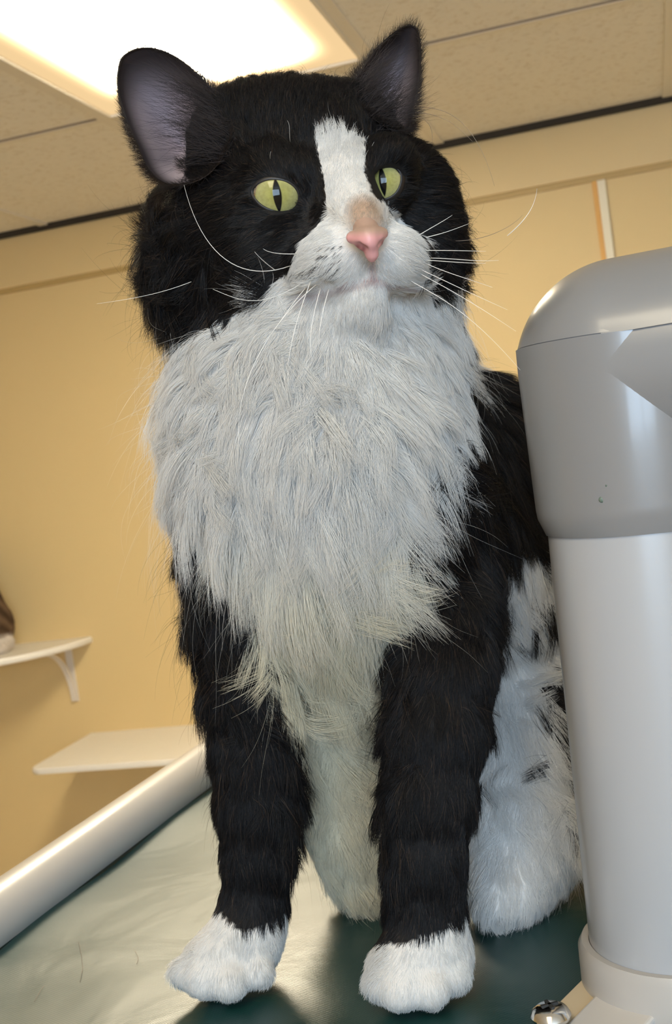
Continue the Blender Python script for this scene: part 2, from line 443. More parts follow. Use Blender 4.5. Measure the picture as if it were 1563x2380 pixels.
# brace with its screw, running out from the collar
g0 = at(1385, 2262, .497); g1 = at(1235, 2400, .452)
dv = g1 - g0; dv[2] = 0; dv /= np.linalg.norm(dv); sd = np.array([-dv[1], dv[0], 0])   # sideways
if sd[0] < 0: sd = -sd
bz = BZ + .0015
def slab(a, length, w0, w1, z0, z1):
    v = []
    for t_ in (0, length):
        for w2 in (w0, w1):
            for z in (z0, z1): v.append(tuple(np.array([a[0], a[1], 0]) + dv * t_ + sd * w2 + np.array([0, 0, z])))
    return MB().add(v, [(0, 1, 3, 2), (4, 6, 7, 5), (0, 4, 5, 1), (2, 3, 7, 6), (0, 2, 6, 4), (1, 5, 7, 3)])
M_cream = mat('cream_bracket_plastic', (.62, .50, .33), .35, coat=.2)
slab(g0 - dv * .012, .12, .0, .012, bz - .01, bz + .0025).build('brace', M_cream, bed, bevel=.001)
slab(g0 + dv * .012, .10, .012, .04, bz - .01, bz + .004).build('brace', M_rail, bed, bevel=.0015)
so = at(1280, 2352, .452)
scw = MB().lathe(so - np.array([0, 0, .010]), (0, 0, 1), [(0, .0026), (.0075, .0026), (.0075, .0072), (.0090, .0078), (.0112, .0066), (.0125, .0045), (.0130, .0001)], 48).build('screw', M_chrome, bed, angle=50)
cr = MB()
for q in (.5, .5 + math.pi / 2):
    c_, s_ = math.cos(q), math.sin(q)
    v = []
    for a_, b_ in ((-.0034, -.0006), (.0034, -.0006), (.0034, .0006), (-.0034, .0006)):
        for z in (.0100, .01335): v.append((so[0] + a_ * c_ - b_ * s_, so[1] + a_ * s_ + b_ * c_, so[2] - .010 + z))
    cr.add(v, [(0, 2, 4, 6), (1, 7, 5, 3), (0, 1, 3, 2), (2, 3, 5, 4), (4, 5, 7, 6), (6, 7, 1, 0)])
cr.build('cross_slot', M_dark, scw)

# ------------------------------------------------------------------ signed distance modelling
class Field:
    def __init__(s, lo, hi, h):
        s.lo = np.array(lo); s.h = h; s.n = np.ceil((np.array(hi) - s.lo) / h).astype(int) + 1
        s.f = np.full(s.n, .05, dtype=np.float32)
    def _sub(s, a, b, pad):
        lo = np.minimum(a, b) - pad; hi = np.maximum(a, b) + pad
        i0 = np.clip(((lo - s.lo) / s.h).astype(int), 0, s.n); i1 = np.clip(((hi - s.lo) / s.h).astype(int) + 2, 0, s.n)
        sl = tuple(slice(int(x), int(y)) for x, y in zip(i0, i1))
        g = [(s.lo[k] + s.h * np.arange(i0[k], i1[k])).astype(np.float32) for k in range(3)]
        return sl, g[0][:, None, None], g[1][None, :, None], g[2][None, None, :]
    def cone(s, a, b, ra, rb, k=.01, sub=False, sq=(1, 1, 1)):
        a = np.array(a); b = np.array(b); sq = np.array(sq)
        sl, X, Y, Z = s._sub(a, b, max(ra, rb) * 1.5 + k + .012)
        ab = (b - a) / sq; L2 = max(float(ab.dot(ab)), 1e-12)
        X = (X - a[0]) / sq[0]; Y = (Y - a[1]) / sq[1]; Z = (Z - a[2]) / sq[2]
        t = np.clip((X * ab[0] + Y * ab[1] + Z * ab[2]) / L2, 0, 1)
        d = np.sqrt((X - t * ab[0]) ** 2 + (Y - t * ab[1]) ** 2 + (Z - t * ab[2]) ** 2) - (ra + (rb - ra) * t)
        f = s.f[sl]
        if sub:
            d = -d; hh = np.clip(.5 - .5 * (f - d) / k, 0, 1); s.f[sl] = f * (1 - hh) + d * hh + k * hh * (1 - hh)
        else:
            hh = np.clip(.5 + .5 * (f - d) / k, 0, 1); s.f[sl] = f * (1 - hh) + d * hh - k * hh * (1 - hh)
    def merge(s, o, k):
        hh = np.clip(.5 + .5 * (s.f - o.f) / k, 0, 1); s.f = s.f * (1 - hh) + o.f * hh - k * hh * (1 - hh)
    def floor(s, z):
        Z = (s.lo[2] + s.h * np.arange(s.n[2])).astype(np.float32)[None, None, :]
        s.f = np.maximum(s.f, z - Z)
    def mesh(s):
        f = s.f; ins = f < 0
        c = np.zeros(np.array(f.shape) - 1, dtype=np.uint8)
        for dx in (0, 1):
            for dy in (0, 1):
                for dz in (0, 1):
                    c += ins[dx:f.shape[0] - 1 + dx, dy:f.shape[1] - 1 + dy, dz:f.shape[2] - 1 + dz]
        act = (c > 0) & (c < 8); I = np.argwhere(act)
        idx = np.full(act.shape, -1, dtype=np.int32); idx[act] = np.arange(len(I))
        acc = np.zeros((len(I), 3)); cnt = np.zeros(len(I))
        for axs in range(3):
            o1, o2 = [k for k in range(3) if k != axs]
            for q in range(4):
                A = I.copy(); A[:, o1] += q & 1; A[:, o2] += q >> 1; B = A.copy(); B[:, axs] += 1
                fa = f[A[:, 0], A[:, 1], A[:, 2]]; fb = f[B[:, 0], B[:, 1], B[:, 2]]
                m_ = (fa < 0) != (fb < 0); t = fa[m_] / (fa[m_] - fb[m_])
                P = A[m_].astype(float); P[:, axs] += t; acc[m_] += P; cnt[m_] += 1
        v = s.lo + s.h * acc / cnt[:, None]
        faces = []
        for axs in range(3):
            o1, o2 = (axs + 1) % 3, (axs + 2) % 3
            a_ = [slice(None)] * 3; b_ = [slice(None)] * 3; a_[axs] = slice(0, -1); b_[axs] = slice(1, None)
            A = ins[tuple(a_)]; B = ins[tuple(b_)]
            E = np.argwhere(A != B); flip = A[tuple(E.T)]
            ok = (E[:, o1] > 0) & (E[:, o2] > 0) & (E[:, o1] < act.shape[o1]) & (E[:, o2] < act.shape[o2]); E = E[ok]; flip = flip[ok]
            q = []
            for d1, d2 in ((-1, -1), (0, -1), (0, 0), (-1, 0)):
                G = E.copy(); G[:, o1] += d1; G[:, o2] += d2; q.append(idx[G[:, 0], G[:, 1], G[:, 2]])
            q = np.stack(q, 1); q[~flip] = q[~flip][:, ::-1]; faces.append(q)
        return v, np.concatenate(faces)
    def sample(s, P):
        g = np.clip((P - s.lo) / s.h, 0, s.n - 1.001); i = g.astype(int); t = g - i; r = 0
        for dx in (0, 1):
            for dy in (0, 1):
                for dz in (0, 1):
                    w_ = (t[:, 0] if dx else 1 - t[:, 0]) * (t[:, 1] if dy else 1 - t[:, 1]) * (t[:, 2] if dz else 1 - t[:, 2])
                    r = r + w_ * s.f[i[:, 0] + dx, i[:, 1] + dy, i[:, 2] + dz]
        return r
    def normal(s, P, e=.0015):
        g = np.stack([s.sample(P + np.eye(3)[k] * e) - s.sample(P - np.eye(3)[k] * e) for k in range(3)], 1)
        return g / np.maximum(np.linalg.norm(g, axis=1, keepdims=True), 1e-9)

def ball(F, px, py, d, r, k=.01, **kw): p = at(px, py, d); F.cone(p, p + 1e-6, r * d / F_, r * d / F_, k, **kw)
def limb(F, pts, k=.01, **kw):
    for a, b in zip(pts, pts[1:]):
        F.cone(at(*a[:3]), at(*b[:3]), a[3] * a[2] / F_, b[3] * b[2] / F_, k, **kw)

LO, HI, HS = (-.31, .40, 1.42), (.05, .80, 1.86), .0019
B = Field(LO, HI, HS)
# trunk
limb(B, [(705, 720, .548, 232), (728, 900, .538, 292), (742, 1060, .535, 298), (752, 1230, .54, 255), (770, 1480, .555, 150)], .02)
limb(B, [(870, 1010, .575, 215), (1060, 1130, .63, 225), (1270, 1300, .71, 262)], .03)
limb(B, [(900, 1180, .56, 220), (1120, 1400, .64, 230), (1260, 1560, .67, 240)], .03)
limb(B, [(790, 1450, .585, 150), (800, 1700, .60, 135), (812, 1850, .60, 118)], .02)
limb(B, [(830, 1850, .61, 120), (850, 1985, .605, 92)], .02)
limb(B, [(850, 1985, .605, 92), (860, 2045, .60, 55)], .015)
# near hind leg and foot
limb(B, [(1270, 1500, .65, 190), (1265, 1700, .615, 175), (1240, 1870, .595, 150)], .02)
limb(B, [(1225, 1900, .59, 130), (1190, 2030, .572, 88), (1180, 2075, .558, 62)], .015)
for q in ((1118, 2080, .568, 36), (1160, 2098, .552, 44), (1215, 2080, .56, 40), (1258, 2050, .572, 34)): ball(B, *q, k=.004)
# fore legs
A = Field(LO, HI, HS)
limb(A, [(560, 1290, .525, 118), (572, 1450, .53, 108), (582, 1600, .535, 96), (592, 1750, .537, 88), (600, 1870, .537, 84), (598, 1980, .537, 72), (590, 2110, .537, 68), (560, 2185, .532, 74)], .008)
limb(A, [(575, 2190, .534, 78), (505, 2240, .526, 78)], .008)
for q in ((432, 2262, .522, 36), (472, 2278, .516, 42), (535, 2283, .514, 43), (598, 2258, .52, 38)): ball(A, *q, k=.004)
limb(A, [(1022, 1290, .545, 122), (1040, 1420, .53, 112), (1033, 1550, .515, 110), (1015, 1700, .507, 108), (1000, 1850, .502, 96), (990, 2000, .50, 84), (988, 2120, .50, 78), (985, 2190, .498, 78)], .008)
limb(A, [(1000, 2210, .498, 84), (940, 2255, .492, 84)], .008)
ball(A, 1035, 2225, .50, 58, .006)
for q in ((885, 2288, .488, 38), (932, 2305, .481, 44), (1000, 2300, .482, 45), (1052, 2268, .49, 40)): ball(A, *q, k=.004)
B.merge(A, .006)
# head
Hd = Field(LO, HI, HS)
ball(Hd, 665, 432, .527, 205, .02)
ball(Hd, 700, 330, .52, 110, .02); ball(Hd, 560, 320, .522, 95, .02); ball(Hd, 820, 310, .525, 90, .02)
ball(Hd, 492, 575, .52, 122, .02); ball(Hd, 470, 670, .53, 95, .02); ball(Hd, 442, 505, .552, 86, .02)
ball(Hd, 950, 515, .53, 92, .02); ball(Hd, 960, 600, .525, 98, .02); ball(Hd, 950, 430, .53, 80, .02)
ball(Hd, 600, 520, .505, 120, .015); ball(Hd, 640, 610, .50, 130, .015)
limb(Hd, [(785, 330, .497, 62), (808, 440, .484, 48), (852, 525, .461, 42)], .012)
ball(Hd, 825, 560, .485, 100, .012)
ball(Hd, 778, 603, .472, 76, .006); ball(Hd, 738, 622, .479, 68, .008)
ball(Hd, 915, 595, .476, 68, .006); ball(Hd, 940, 610, .485, 62, .008)
ball(Hd, 842, 700, .478, 58, .006); ball(Hd, 800, 712, .488, 58, .008)
ball(Hd, 790, 650, .515, 130, .02)
limb(Hd, [(925, 690, .53, 88), (955, 800, .535, 105)], .02)
# brow ridges and sockets
limb(Hd, [(590, 400, .493, 28), (640, 388, .488, 30), (700, 402, .485, 28)], .01)
limb(Hd, [(860, 385, .487, 26), (900, 368, .492, 34), (935, 385, .502, 30)], .01)
EYES = [dict(c=at(643, 457, .4912), r=.0135), dict(c=at(892, 429, .4985), r=.0118)]
for e in EYES: Hd.cone(e['c'], e['c'] + 1e-6, e['r'] * 1.07, e['r'] * 1.07, .006)
limb(Hd, [(614, 451, .478, 35), (668, 458, .478, 33)], .002, sub=True)
limb(Hd, [(880, 432, .4872, 34), (907, 420, .4872, 33)], .002, sub=True)
# mouth crease
limb(Hd, [(864, 612, .452, 4), (868, 650, .456, 5)], .003, sub=True)
limb(Hd, [(868, 655, .455, 9), (815, 664, .459, 11), (760, 668, .466, 12), (700, 684, .480, 10)], .004, sub=True)
limb(Hd, [(868, 655, .455, 9), (905, 664, .461, 11), (950, 678, .472, 9)], .004, sub=True)
B.merge(Hd, .014)
B.floor(BZ + .0008)
cv, cf = B.mesh()

# ------------------------------------------------------------------ coat pattern
def inside(px, py, poly):
    r = np.zeros(len(px), bool); n = len(poly)
    for i in range(n):
        x1, y1 = poly[i]; x2, y2 = poly[(i + 1) % n]
        c = ((y1 > py) != (y2 > py)); 
        xi = (x2 - x1) * (py - y1) / ((y2 - y1) if y2 != y1 else 1e-9) + x1
        r ^= c & (px < xi)
    return r
_ph = RNG.uniform(0, 6.28, (3, 5)); _fr = RNG.normal(0, 1, (3, 5, 3))
def wob(P, scale, k):
    """smooth pseudo noise, about -1..1"""
    s = 0
    for i in range(5): s = s + np.sin(P @ (_fr[k, i] * scale) + _ph[k, i])
    return s / 2.6
WHITE = [(735, 318), (765, 300), (800, 312), (850, 325), (852, 370), (850, 405), (860, 440), (878, 468), (908, 492), (945, 520), (980, 555), (992, 590),
         (985, 635), (1005, 682), (1062, 655), (1120, 640), (1110, 800), (1072, 900), (1085, 985), (1030, 1080), (975, 1165), (930, 1232), (985, 1285),
         (962, 1320), (945, 1400), (925, 1470), (902, 1560), (884, 1700), (884, 1950), (900, 2130), (700, 2130), (702, 1850), (690, 1750), (655, 1660),
         (622, 1560), (600, 1470), (590, 1400), (640, 1330), (560, 1318), (500, 1268), (440, 1200), (385, 1125), (250, 1000), (250, 800), (375, 785), (440, 765), (520, 735), (590, 705),
         (640, 668), (668, 632), (690, 590), (706, 556), (738, 530), (757, 500), (763, 462), (755, 420), (742, 375)]
HAUNCH = [(1172, 1300), (1210, 1270), (1330, 1250), (1330, 1365), (1235, 1378), (1238, 1425), (1310, 1450), (1300, 1530), (1258, 1600), (1275, 1700), (1330, 1840), (1400, 2010), (1400, 2250), (1060, 2200), (1085, 2110), (1090, 1950), (1130, 1750), (1165, 1500)]
PAW_L = [(380, 2080), (498, 2095), (530, 2145), (575, 2165), (625, 2150), (690, 2095), (760, 2400), (300, 2400)]
PAW_R = [(800, 2210), (885, 2195), (960, 2185), (1015, 2175), (1055, 2140), (1088, 2100), (1180, 2120), (1180, 2480), (780, 2480)]
def is_white(P, Nn):
    px, py, d = project(P)
    jx = 5 * wob(P, 420, 0); jy = 5 * wob(P, 420, 1)
    x, y = px + jx, py + jy
    w_ = inside(x, y, WHITE) | (inside(x, y, HAUNCH) & (d > .53)) | (inside(x, y, PAW_L) & (d < .575)) | (inside(x, y, PAW_R) & (d < .53))
    toC = CAM - P; toC /= np.linalg.norm(toC, axis=1, keepdims=True)
    fc = np.sum(Nn * toC, 1); back = ((fc < -.15) & (py < 1500) & (d > .52) & ((px > 600) | (py < 790))) | ((fc < -.7) & (py < 1500))
    w_ &= ~back
    return w_
def tan_patch(P):
    px, py, _ = project(P)
    e = ((px - 850 - .12 * (py - 500)) / 46) ** 2 + ((py - 502) / 48) ** 2
    return np.clip(1.35 - e, 0, 1)
cn = B.normal(cv)
def skin_color(P, Nn):
    w_ = is_white(P, Nn); c = np.where(w_[:, None], np.array([[.62, .58, .54]]), np.array([[.008, .007, .007]]))
    t = tan_patch(P)[:, None]; c = c * (1 - t) + np.array([[.42, .28, .20]]) * t
    px, py, _ = project(P)
    for (x0, y0, x1, y1, s) in ((864, 605, 869, 650, 9), (869, 652, 800, 668, 8), (800, 668, 700, 690, 7), (869, 652, 945, 675, 7)):
        tt = np.clip(((px - x0) * (x1 - x0) + (py - y0) * (y1 - y0)) / ((x1 - x0) ** 2 + (y1 - y0) ** 2), 0, 1)
        q = np.exp(-((px - x0 - tt * (x1 - x0)) ** 2 + (py - y0 - tt * (y1 - y0)) ** 2) / s ** 2)[:, None] * .8 * w_[:, None]
        c = c * (1 - q) + np.array([[.30, .16, .15]]) * q
    return c

# ears: cupped shells
def ear(rim, bowl, thick=.0016, nr=14, sub=8):
    R_ = np.array([at(*p) for p in rim]); n0 = len(R_)
    # smooth closed resample (Catmull-Rom)
    pts = []
    for i in range(n0):
        p0, p1, p2, p3 = (R_[(i + k) % n0] for k in (-1, 0, 1, 2))
        for t in np.arange(sub) / sub:
            pts.append(.5 * ((2 * p1) + (-p0 + p2) * t + (2 * p0 - 5 * p1 + 4 * p2 - p3) * t * t + (-p0 + 3 * p1 - 3 * p2 + p3) * t ** 3))
    pts = np.array(pts); n = len(pts); Bp = at(*bowl)
    rows = []
    for j in range(nr + 1):
        s = j / nr; cc_ = pts.mean(0)
        flat = pts * (1 - s) + (cc_ * .35 + Bp * .65) * s
        depth = (Bp - cc_) * (math.sin(min(1, s * 1.15) * math.pi / 2) * .55)
        rows.append(flat + depth)
    inner = np.concatenate(rows)
    fw = CAM - Bp; fw /= np.linalg.norm(fw)
    outer = []
    for j, r_ in enumerate(rows):
        c_ = r_.mean(0); o_ = r_ - c_; o_ /= np.maximum(np.linalg.norm(o_, axis=1, keepdims=True), 1e-9)
        k = min(1, j / 2)
        outer.append(r_ - fw * thick * k * 1.0 + o_ * thick * (k * .8))
    outer = np.concatenate(outer)
    v = np.concatenate([inner, outer]); f = []; K = len(inner)
    for j in range(nr):
        for i in range(n):
            i2 = (i + 1) % n
            f.append((j * n + i, j * n + i2, (j + 1) * n + i2, (j + 1) * n + i))
            f.append((K + j * n + i, K + (j + 1) * n + i, K + (j + 1) * n + i2, K + j * n + i2))
    rr = np.concatenate([np.full(n, j / nr) for j in range(nr + 1)])
    return v, np.array(f), K, rr, pts, rows
EARS = [([(400, 432, .497), (350, 400, .499), (318, 335, .50), (290, 270, .503), (273, 200, .507), (280, 140, .511), (315, 114, .514), (360, 112, .516), (410, 132, .516), (455, 168, .514), (500, 212, .510),
          (532, 262, .502), (530, 340, .492), (480, 410, .490)], (420, 330, .548)),
        ([(812, 212, .518), (838, 165, .521), (876, 112, .524), (918, 74, .527), (952, 58, .529), (973, 74, .529), (980, 125, .528), (976, 185, .526), (964, 245, .522), (950, 300, .518),
          (915, 305, .508), (860, 270, .503), (822, 240, .508)], (890, 235, .550))]
eardata = [ear(*e) for e in EARS]
allv = [cv]; allf = [cf]; allc = [skin_color(cv, cn)]; off = len(cv)
for i, (v, f, K, rr, rim, rows) in enumerate(eardata):
    px, py, _ = project(v)
    t = np.concatenate([rr, rr])
    inner = np.arange(len(v)) < K
    pal = np.clip((t - .10) / .35, 0, 1) * inner
    if i == 0:   # darker towards the tip and the head side
        pal = np.clip((t - .06) / .25, 0, 1) * inner * np.clip((py - 120) / 130, .12, 1) * np.clip((505 - px) / 75, .1, 1)
    else:
        pal *= np.clip((py - 90) / 130, .1, 1) * np.clip((px - 845) / 70, .15, 1)
    c = np.array([[.035, .026, .026]]) * (1 - pal[:, None]) + np.array([[.46, .38, .41]]) * pal[:, None]
    allv.append(v); allf.append(f + off); allc.append(c); off += len(v)
V = np.concatenate(allv); Fa = np.concatenate(allf); Cc = np.concatenate(allc)
cat = obj('cat', V, Fa, M_skin)
ca = cat.data.color_attributes.new('Col', 'FLOAT_COLOR', 'POINT')
ca.data.foreach_set('color', np.concatenate([Cc, np.ones((len(Cc), 1))], 1).astype(np.float32).ravel())
tag(cat, 'black and white long-haired cat with green eyes sitting upright on the green vinyl', 'cat')

# ------------------------------------------------------------------ eyes
def mat_eye(fw, up):
    m, N, L, b = nm('green_cat_eye')
    g = N.new('ShaderNodeAttribute'); g.attribute_name = 'eye_uv'
    sp = N.new('ShaderNodeSeparateXYZ'); L.new(g.outputs['Vector'], sp.inputs[0])
    def M(op, a, c=None):
        n = N.new('ShaderNodeMath'); n.operation = op
        for i, q in enumerate((a, c)):
            if q is None: continue
            if isinstance(q, (int, float)): n.inputs[i].default_value = q
            else: L.new(q, n.inputs[i])
        return n.outputs[0]
    x, y = sp.outputs[0], sp.outputs[1]
    rad = M('SQRT', M('ADD', M('MULTIPLY', x, x), M('MULTIPLY', y, y)))
    # slit pupil: |x| < w (1 - (y/h)^2)
    yy = M('DIVIDE', y, .56)
    slit = M('SUBTRACT', M('MULTIPLY', .135, M('SUBTRACT', 1, M('MULTIPLY', yy, yy))), M('ABSOLUTE', x))
    sl = N.new('ShaderNodeMapRange'); sl.inputs[1].default_value = -.015; sl.inputs[2].default_value = .015; L.new(slit, sl.inputs[0])
    cr_ = N.new('ShaderNodeValToRGB'); e = cr_.color_ramp
    e.elements[0].position = .0; e.elements[0].color = (.30, .30, .09, 1)
    e.elements[1].position = 1.0; e.elements[1].color = (.012, .012, .012, 1)
    for p, c in ((.28, (.34, .325, .105)), (.62, (.40, .38, .165)), (.84, (.33, .32, .10)), (.92, (.04, .04, .02))):
        q = e.elements.new(p); q.color = (*c, 1)
    L.new(rad, cr_.inputs[0])
    no = N.new('ShaderNodeTexNoise'); no.inputs['Scale'].default_value = 9; no.inputs['Detail'].default_value = 6
    L.new(g.outputs['Vector'], no.inputs['Vector'])
    mm = N.new('ShaderNodeMix'); mm.data_type = 'RGBA'; mm.blend_type = 'MULTIPLY'; mm.inputs[0].default_value = .5
    L.new(cr_.outputs[0], mm.inputs[6]); 
    nr_ = N.new('ShaderNodeValToRGB'); nr_.color_ramp.elements[0].position = .3; nr_.color_ramp.elements[0].color = (.55, .55, .5, 1); nr_.color_ramp.elements[1].position = .65
    L.new(no.outputs['Fac'], nr_.inputs[0]); L.new(nr_.outputs[0], mm.inputs[7])
    mx = N.new('ShaderNodeMix'); mx.data_type = 'RGBA'; L.new(sl.outputs[0], mx.inputs[0]); L.new(mm.outputs[2], mx.inputs[6]); mx.inputs[7].default_value = (.004, .004, .004, 1)
    L.new(mx.outputs[2], b.inputs['Base Color']); b.inputs['Roughness'].default_value = .6; b.inputs['Specular IOR Level'].default_value = .05
    return m
def mat_cornea():
    m, N, L, b = nm('clear_cornea'); N.remove(b)
    g = N.new('ShaderNodeBsdfGlossy'); g.inputs['Roughness'].default_value = .02
    t = N.new('ShaderNodeBsdfTransparent'); fr = N.new('ShaderNodeFresnel'); fr.inputs[0].default_value = 1.38
    mx = N.new('ShaderNodeMixShader'); L.new(fr.outputs[0], mx.inputs[0]); L.new(t.outputs[0], mx.inputs[1]); L.new(g.outputs[0], mx.inputs[2])
    L.new(mx.outputs[0], N['Material Output'].inputs[0]); return m
M_cornea = mat_cornea(); M_eye = mat_eye(None, None)
M_lid = mat('eyelid_skin', (.010, .008, .008), .5)
upv = -ROT[:, 1] * .0
EYE_DEF = [  # almond opening in image, pupil centre in image
    ([(587, 447), (598, 431), (618, 421), (642, 419), (668, 425), (687, 440), (695, 462), (692, 478), (676, 487), (650, 490), (622, 482), (602, 469)], (645, 454)),
    ([(861, 432), (864, 414), (877, 399), (897, 391), (915, 391), (928, 400), (931, 418), (925, 438), (912, 453), (893, 461), (874, 457), (864, 447)], (890, 421))]
def ray_sphere(px, py, c, r):
    d = ray(px, py); d = d / np.linalg.norm(d); oc = CAM - c; b_ = oc.dot(d); q = b_ * b_ - oc.dot(oc) + r * r
    return CAM + d * (-b_ - math.sqrt(max(q, 0)))
def sphere_grid(c, r, fw, n=96, m_=96):
    fw = fw / np.linalg.norm(fw); rt = np.cross(fw, [0, 0, 1]); rt /= np.linalg.norm(rt); up = np.cross(rt, fw)
    v = []; uv = []
    for j in range(m_ + 1):
        th = math.pi * j / m_
        for i in range(n):
            a = 2 * math.pi * i / n
            x, y, z = math.sin(th) * math.cos(a), math.sin(th) * math.sin(a), math.cos(th)
            bulge = 1 + .06 * max(0, (z - .72) / .28) ** 1.0 if z > .72 else 1
            v.append(c + (rt * x + up * y + fw * z) * r * bulge); uv.append((x if z > 0 else 2, y, z))
    f = []
    for j in range(m_):
        for i in range(n):
            i2 = (i + 1) % n; f.append((j * n + i, (j + 1) * n + i, (j + 1) * n + i2, j * n + i2))
    return np.array(v), f, np.array(uv, dtype=np.float32)
lid_rings = []
for e, (alm, pup) in zip(EYES, EYE_DEF):
    c, r = e['c'], e['r']
    pf = ray_sphere(*pup, c, r) - c
    v, f, uv = sphere_grid(c, r, pf)
    eo = obj('eye', v, f, M_eye, cat)
    at_ = eo.data.attributes.new('eye_uv', 'FLOAT_VECTOR', 'POINT'); at_.data.foreach_set('vector', (uv / np.array([.90, .90, 1])).astype(np.float32).ravel())
    v2, f2, _ = sphere_grid(c, r * 1.025, pf); co = obj('cornea', v2, f2, M_cornea, eo); tag(co, 'clear glossy cornea')
    # eyelid: a ring that rises from the almond opening and sinks into the face
    A_ = np.array(alm, float); n0 = len(A_); P = []
    for i in range(n0):
        p0, p1, p2, p3 = (A_[(i + k) % n0] for k in (-1, 0, 1, 2))
        for t in np.arange(5) / 5: P.append(.5 * ((2 * p1) + (-p0 + p2) * t + (2 * p0 - 5 * p1 + 4 * p2 - p3) * t * t + (-p0 + 3 * p1 - 3 * p2 + p3) * t ** 3))
    P = np.array(P); cc_ = P.mean(0); n = len(P); v = []; f = []
    rings = [(0, 1.00), (0, 1.035), (3, 1.062), (7, 1.068), (12, 1.055), (18, .99)]
    for sc_, rr_ in rings:
        for p in P:
            q = p + (p - cc_) / np.linalg.norm(p - cc_) * sc_; hit = ray_sphere(q[0], q[1], c, r * rr_)
            v.append(hit)
    for j in range(len(rings) - 1):
        for i in range(n):
            i2 = (i + 1) % n; f.append((j * n + i, j * n + i2, (j + 1) * n + i2, (j + 1) * n + i))
    obj('eyelid', v, f, M_lid, cat)
    lid_rings.append((P, cc_))

# ------------------------------------------------------------------ nose leather
nl = at(857, 570, .446)
Nf = Field(nl - .02, nl + .02, .0005)
limb(Nf, [(850, 530, .4590, 32), (857, 552, .4510, 27)], .003)
limb(Nf, [(819, 552, .4520, 14), (857, 553, .4475, 17), (889, 543, .4525, 14)], .003)
limb(Nf, [(860, 566, .4475, 17), (865, 592, .4510, 13), (865, 600, .4520, 8)], .002)
limb(Nf, [(842, 565, .4490, 11), (880, 558, .4500, 10)], .003)
limb(Nf, [(847, 579, .4465, 9), (836, 574, .4470, 9), (812, 569, .4500, 4)], .001, sub=True)
limb(Nf, [(886, 570, .4475, 7), (895, 562, .4490, 7), (902, 556, .4530, 3)], .001, sub=True)
limb(Nf, [(863, 582, .4435, 1.2), (865, 604, .4470, 1.6)], .001, sub=True)
nv_, nf_ = Nf.mesh()
no_ = obj('nose', nv_, nf_, M_nose, cat); tag(no_, 'pink nose leather')
px, py, d = project(nv_)
c = np.tile(np.array([[.70, .34, .33]]), (len(nv_), 1))
top = np.clip((552 - py) / 16, 0, 1)[:, None]; c = c * (1 - top) + np.array([[.45, .29, .22]]) * top
for (x, y, s) in ((845, 579, 10), (832, 573, 9), (893, 565, 8)):
    q = np.exp(-((px - x) ** 2 + (py - y) ** 2) / s ** 2)[:, None]; c = c * (1 - .85 * q) + np.array([[.12, .02, .02]]) * .85 * q
ca = no_.data.color_attributes.new('Col', 'FLOAT_COLOR', 'POINT')
ca.data.foreach_set('color', np.concatenate([c, np.ones((len(c), 1))], 1).astype(np.float32).ravel())

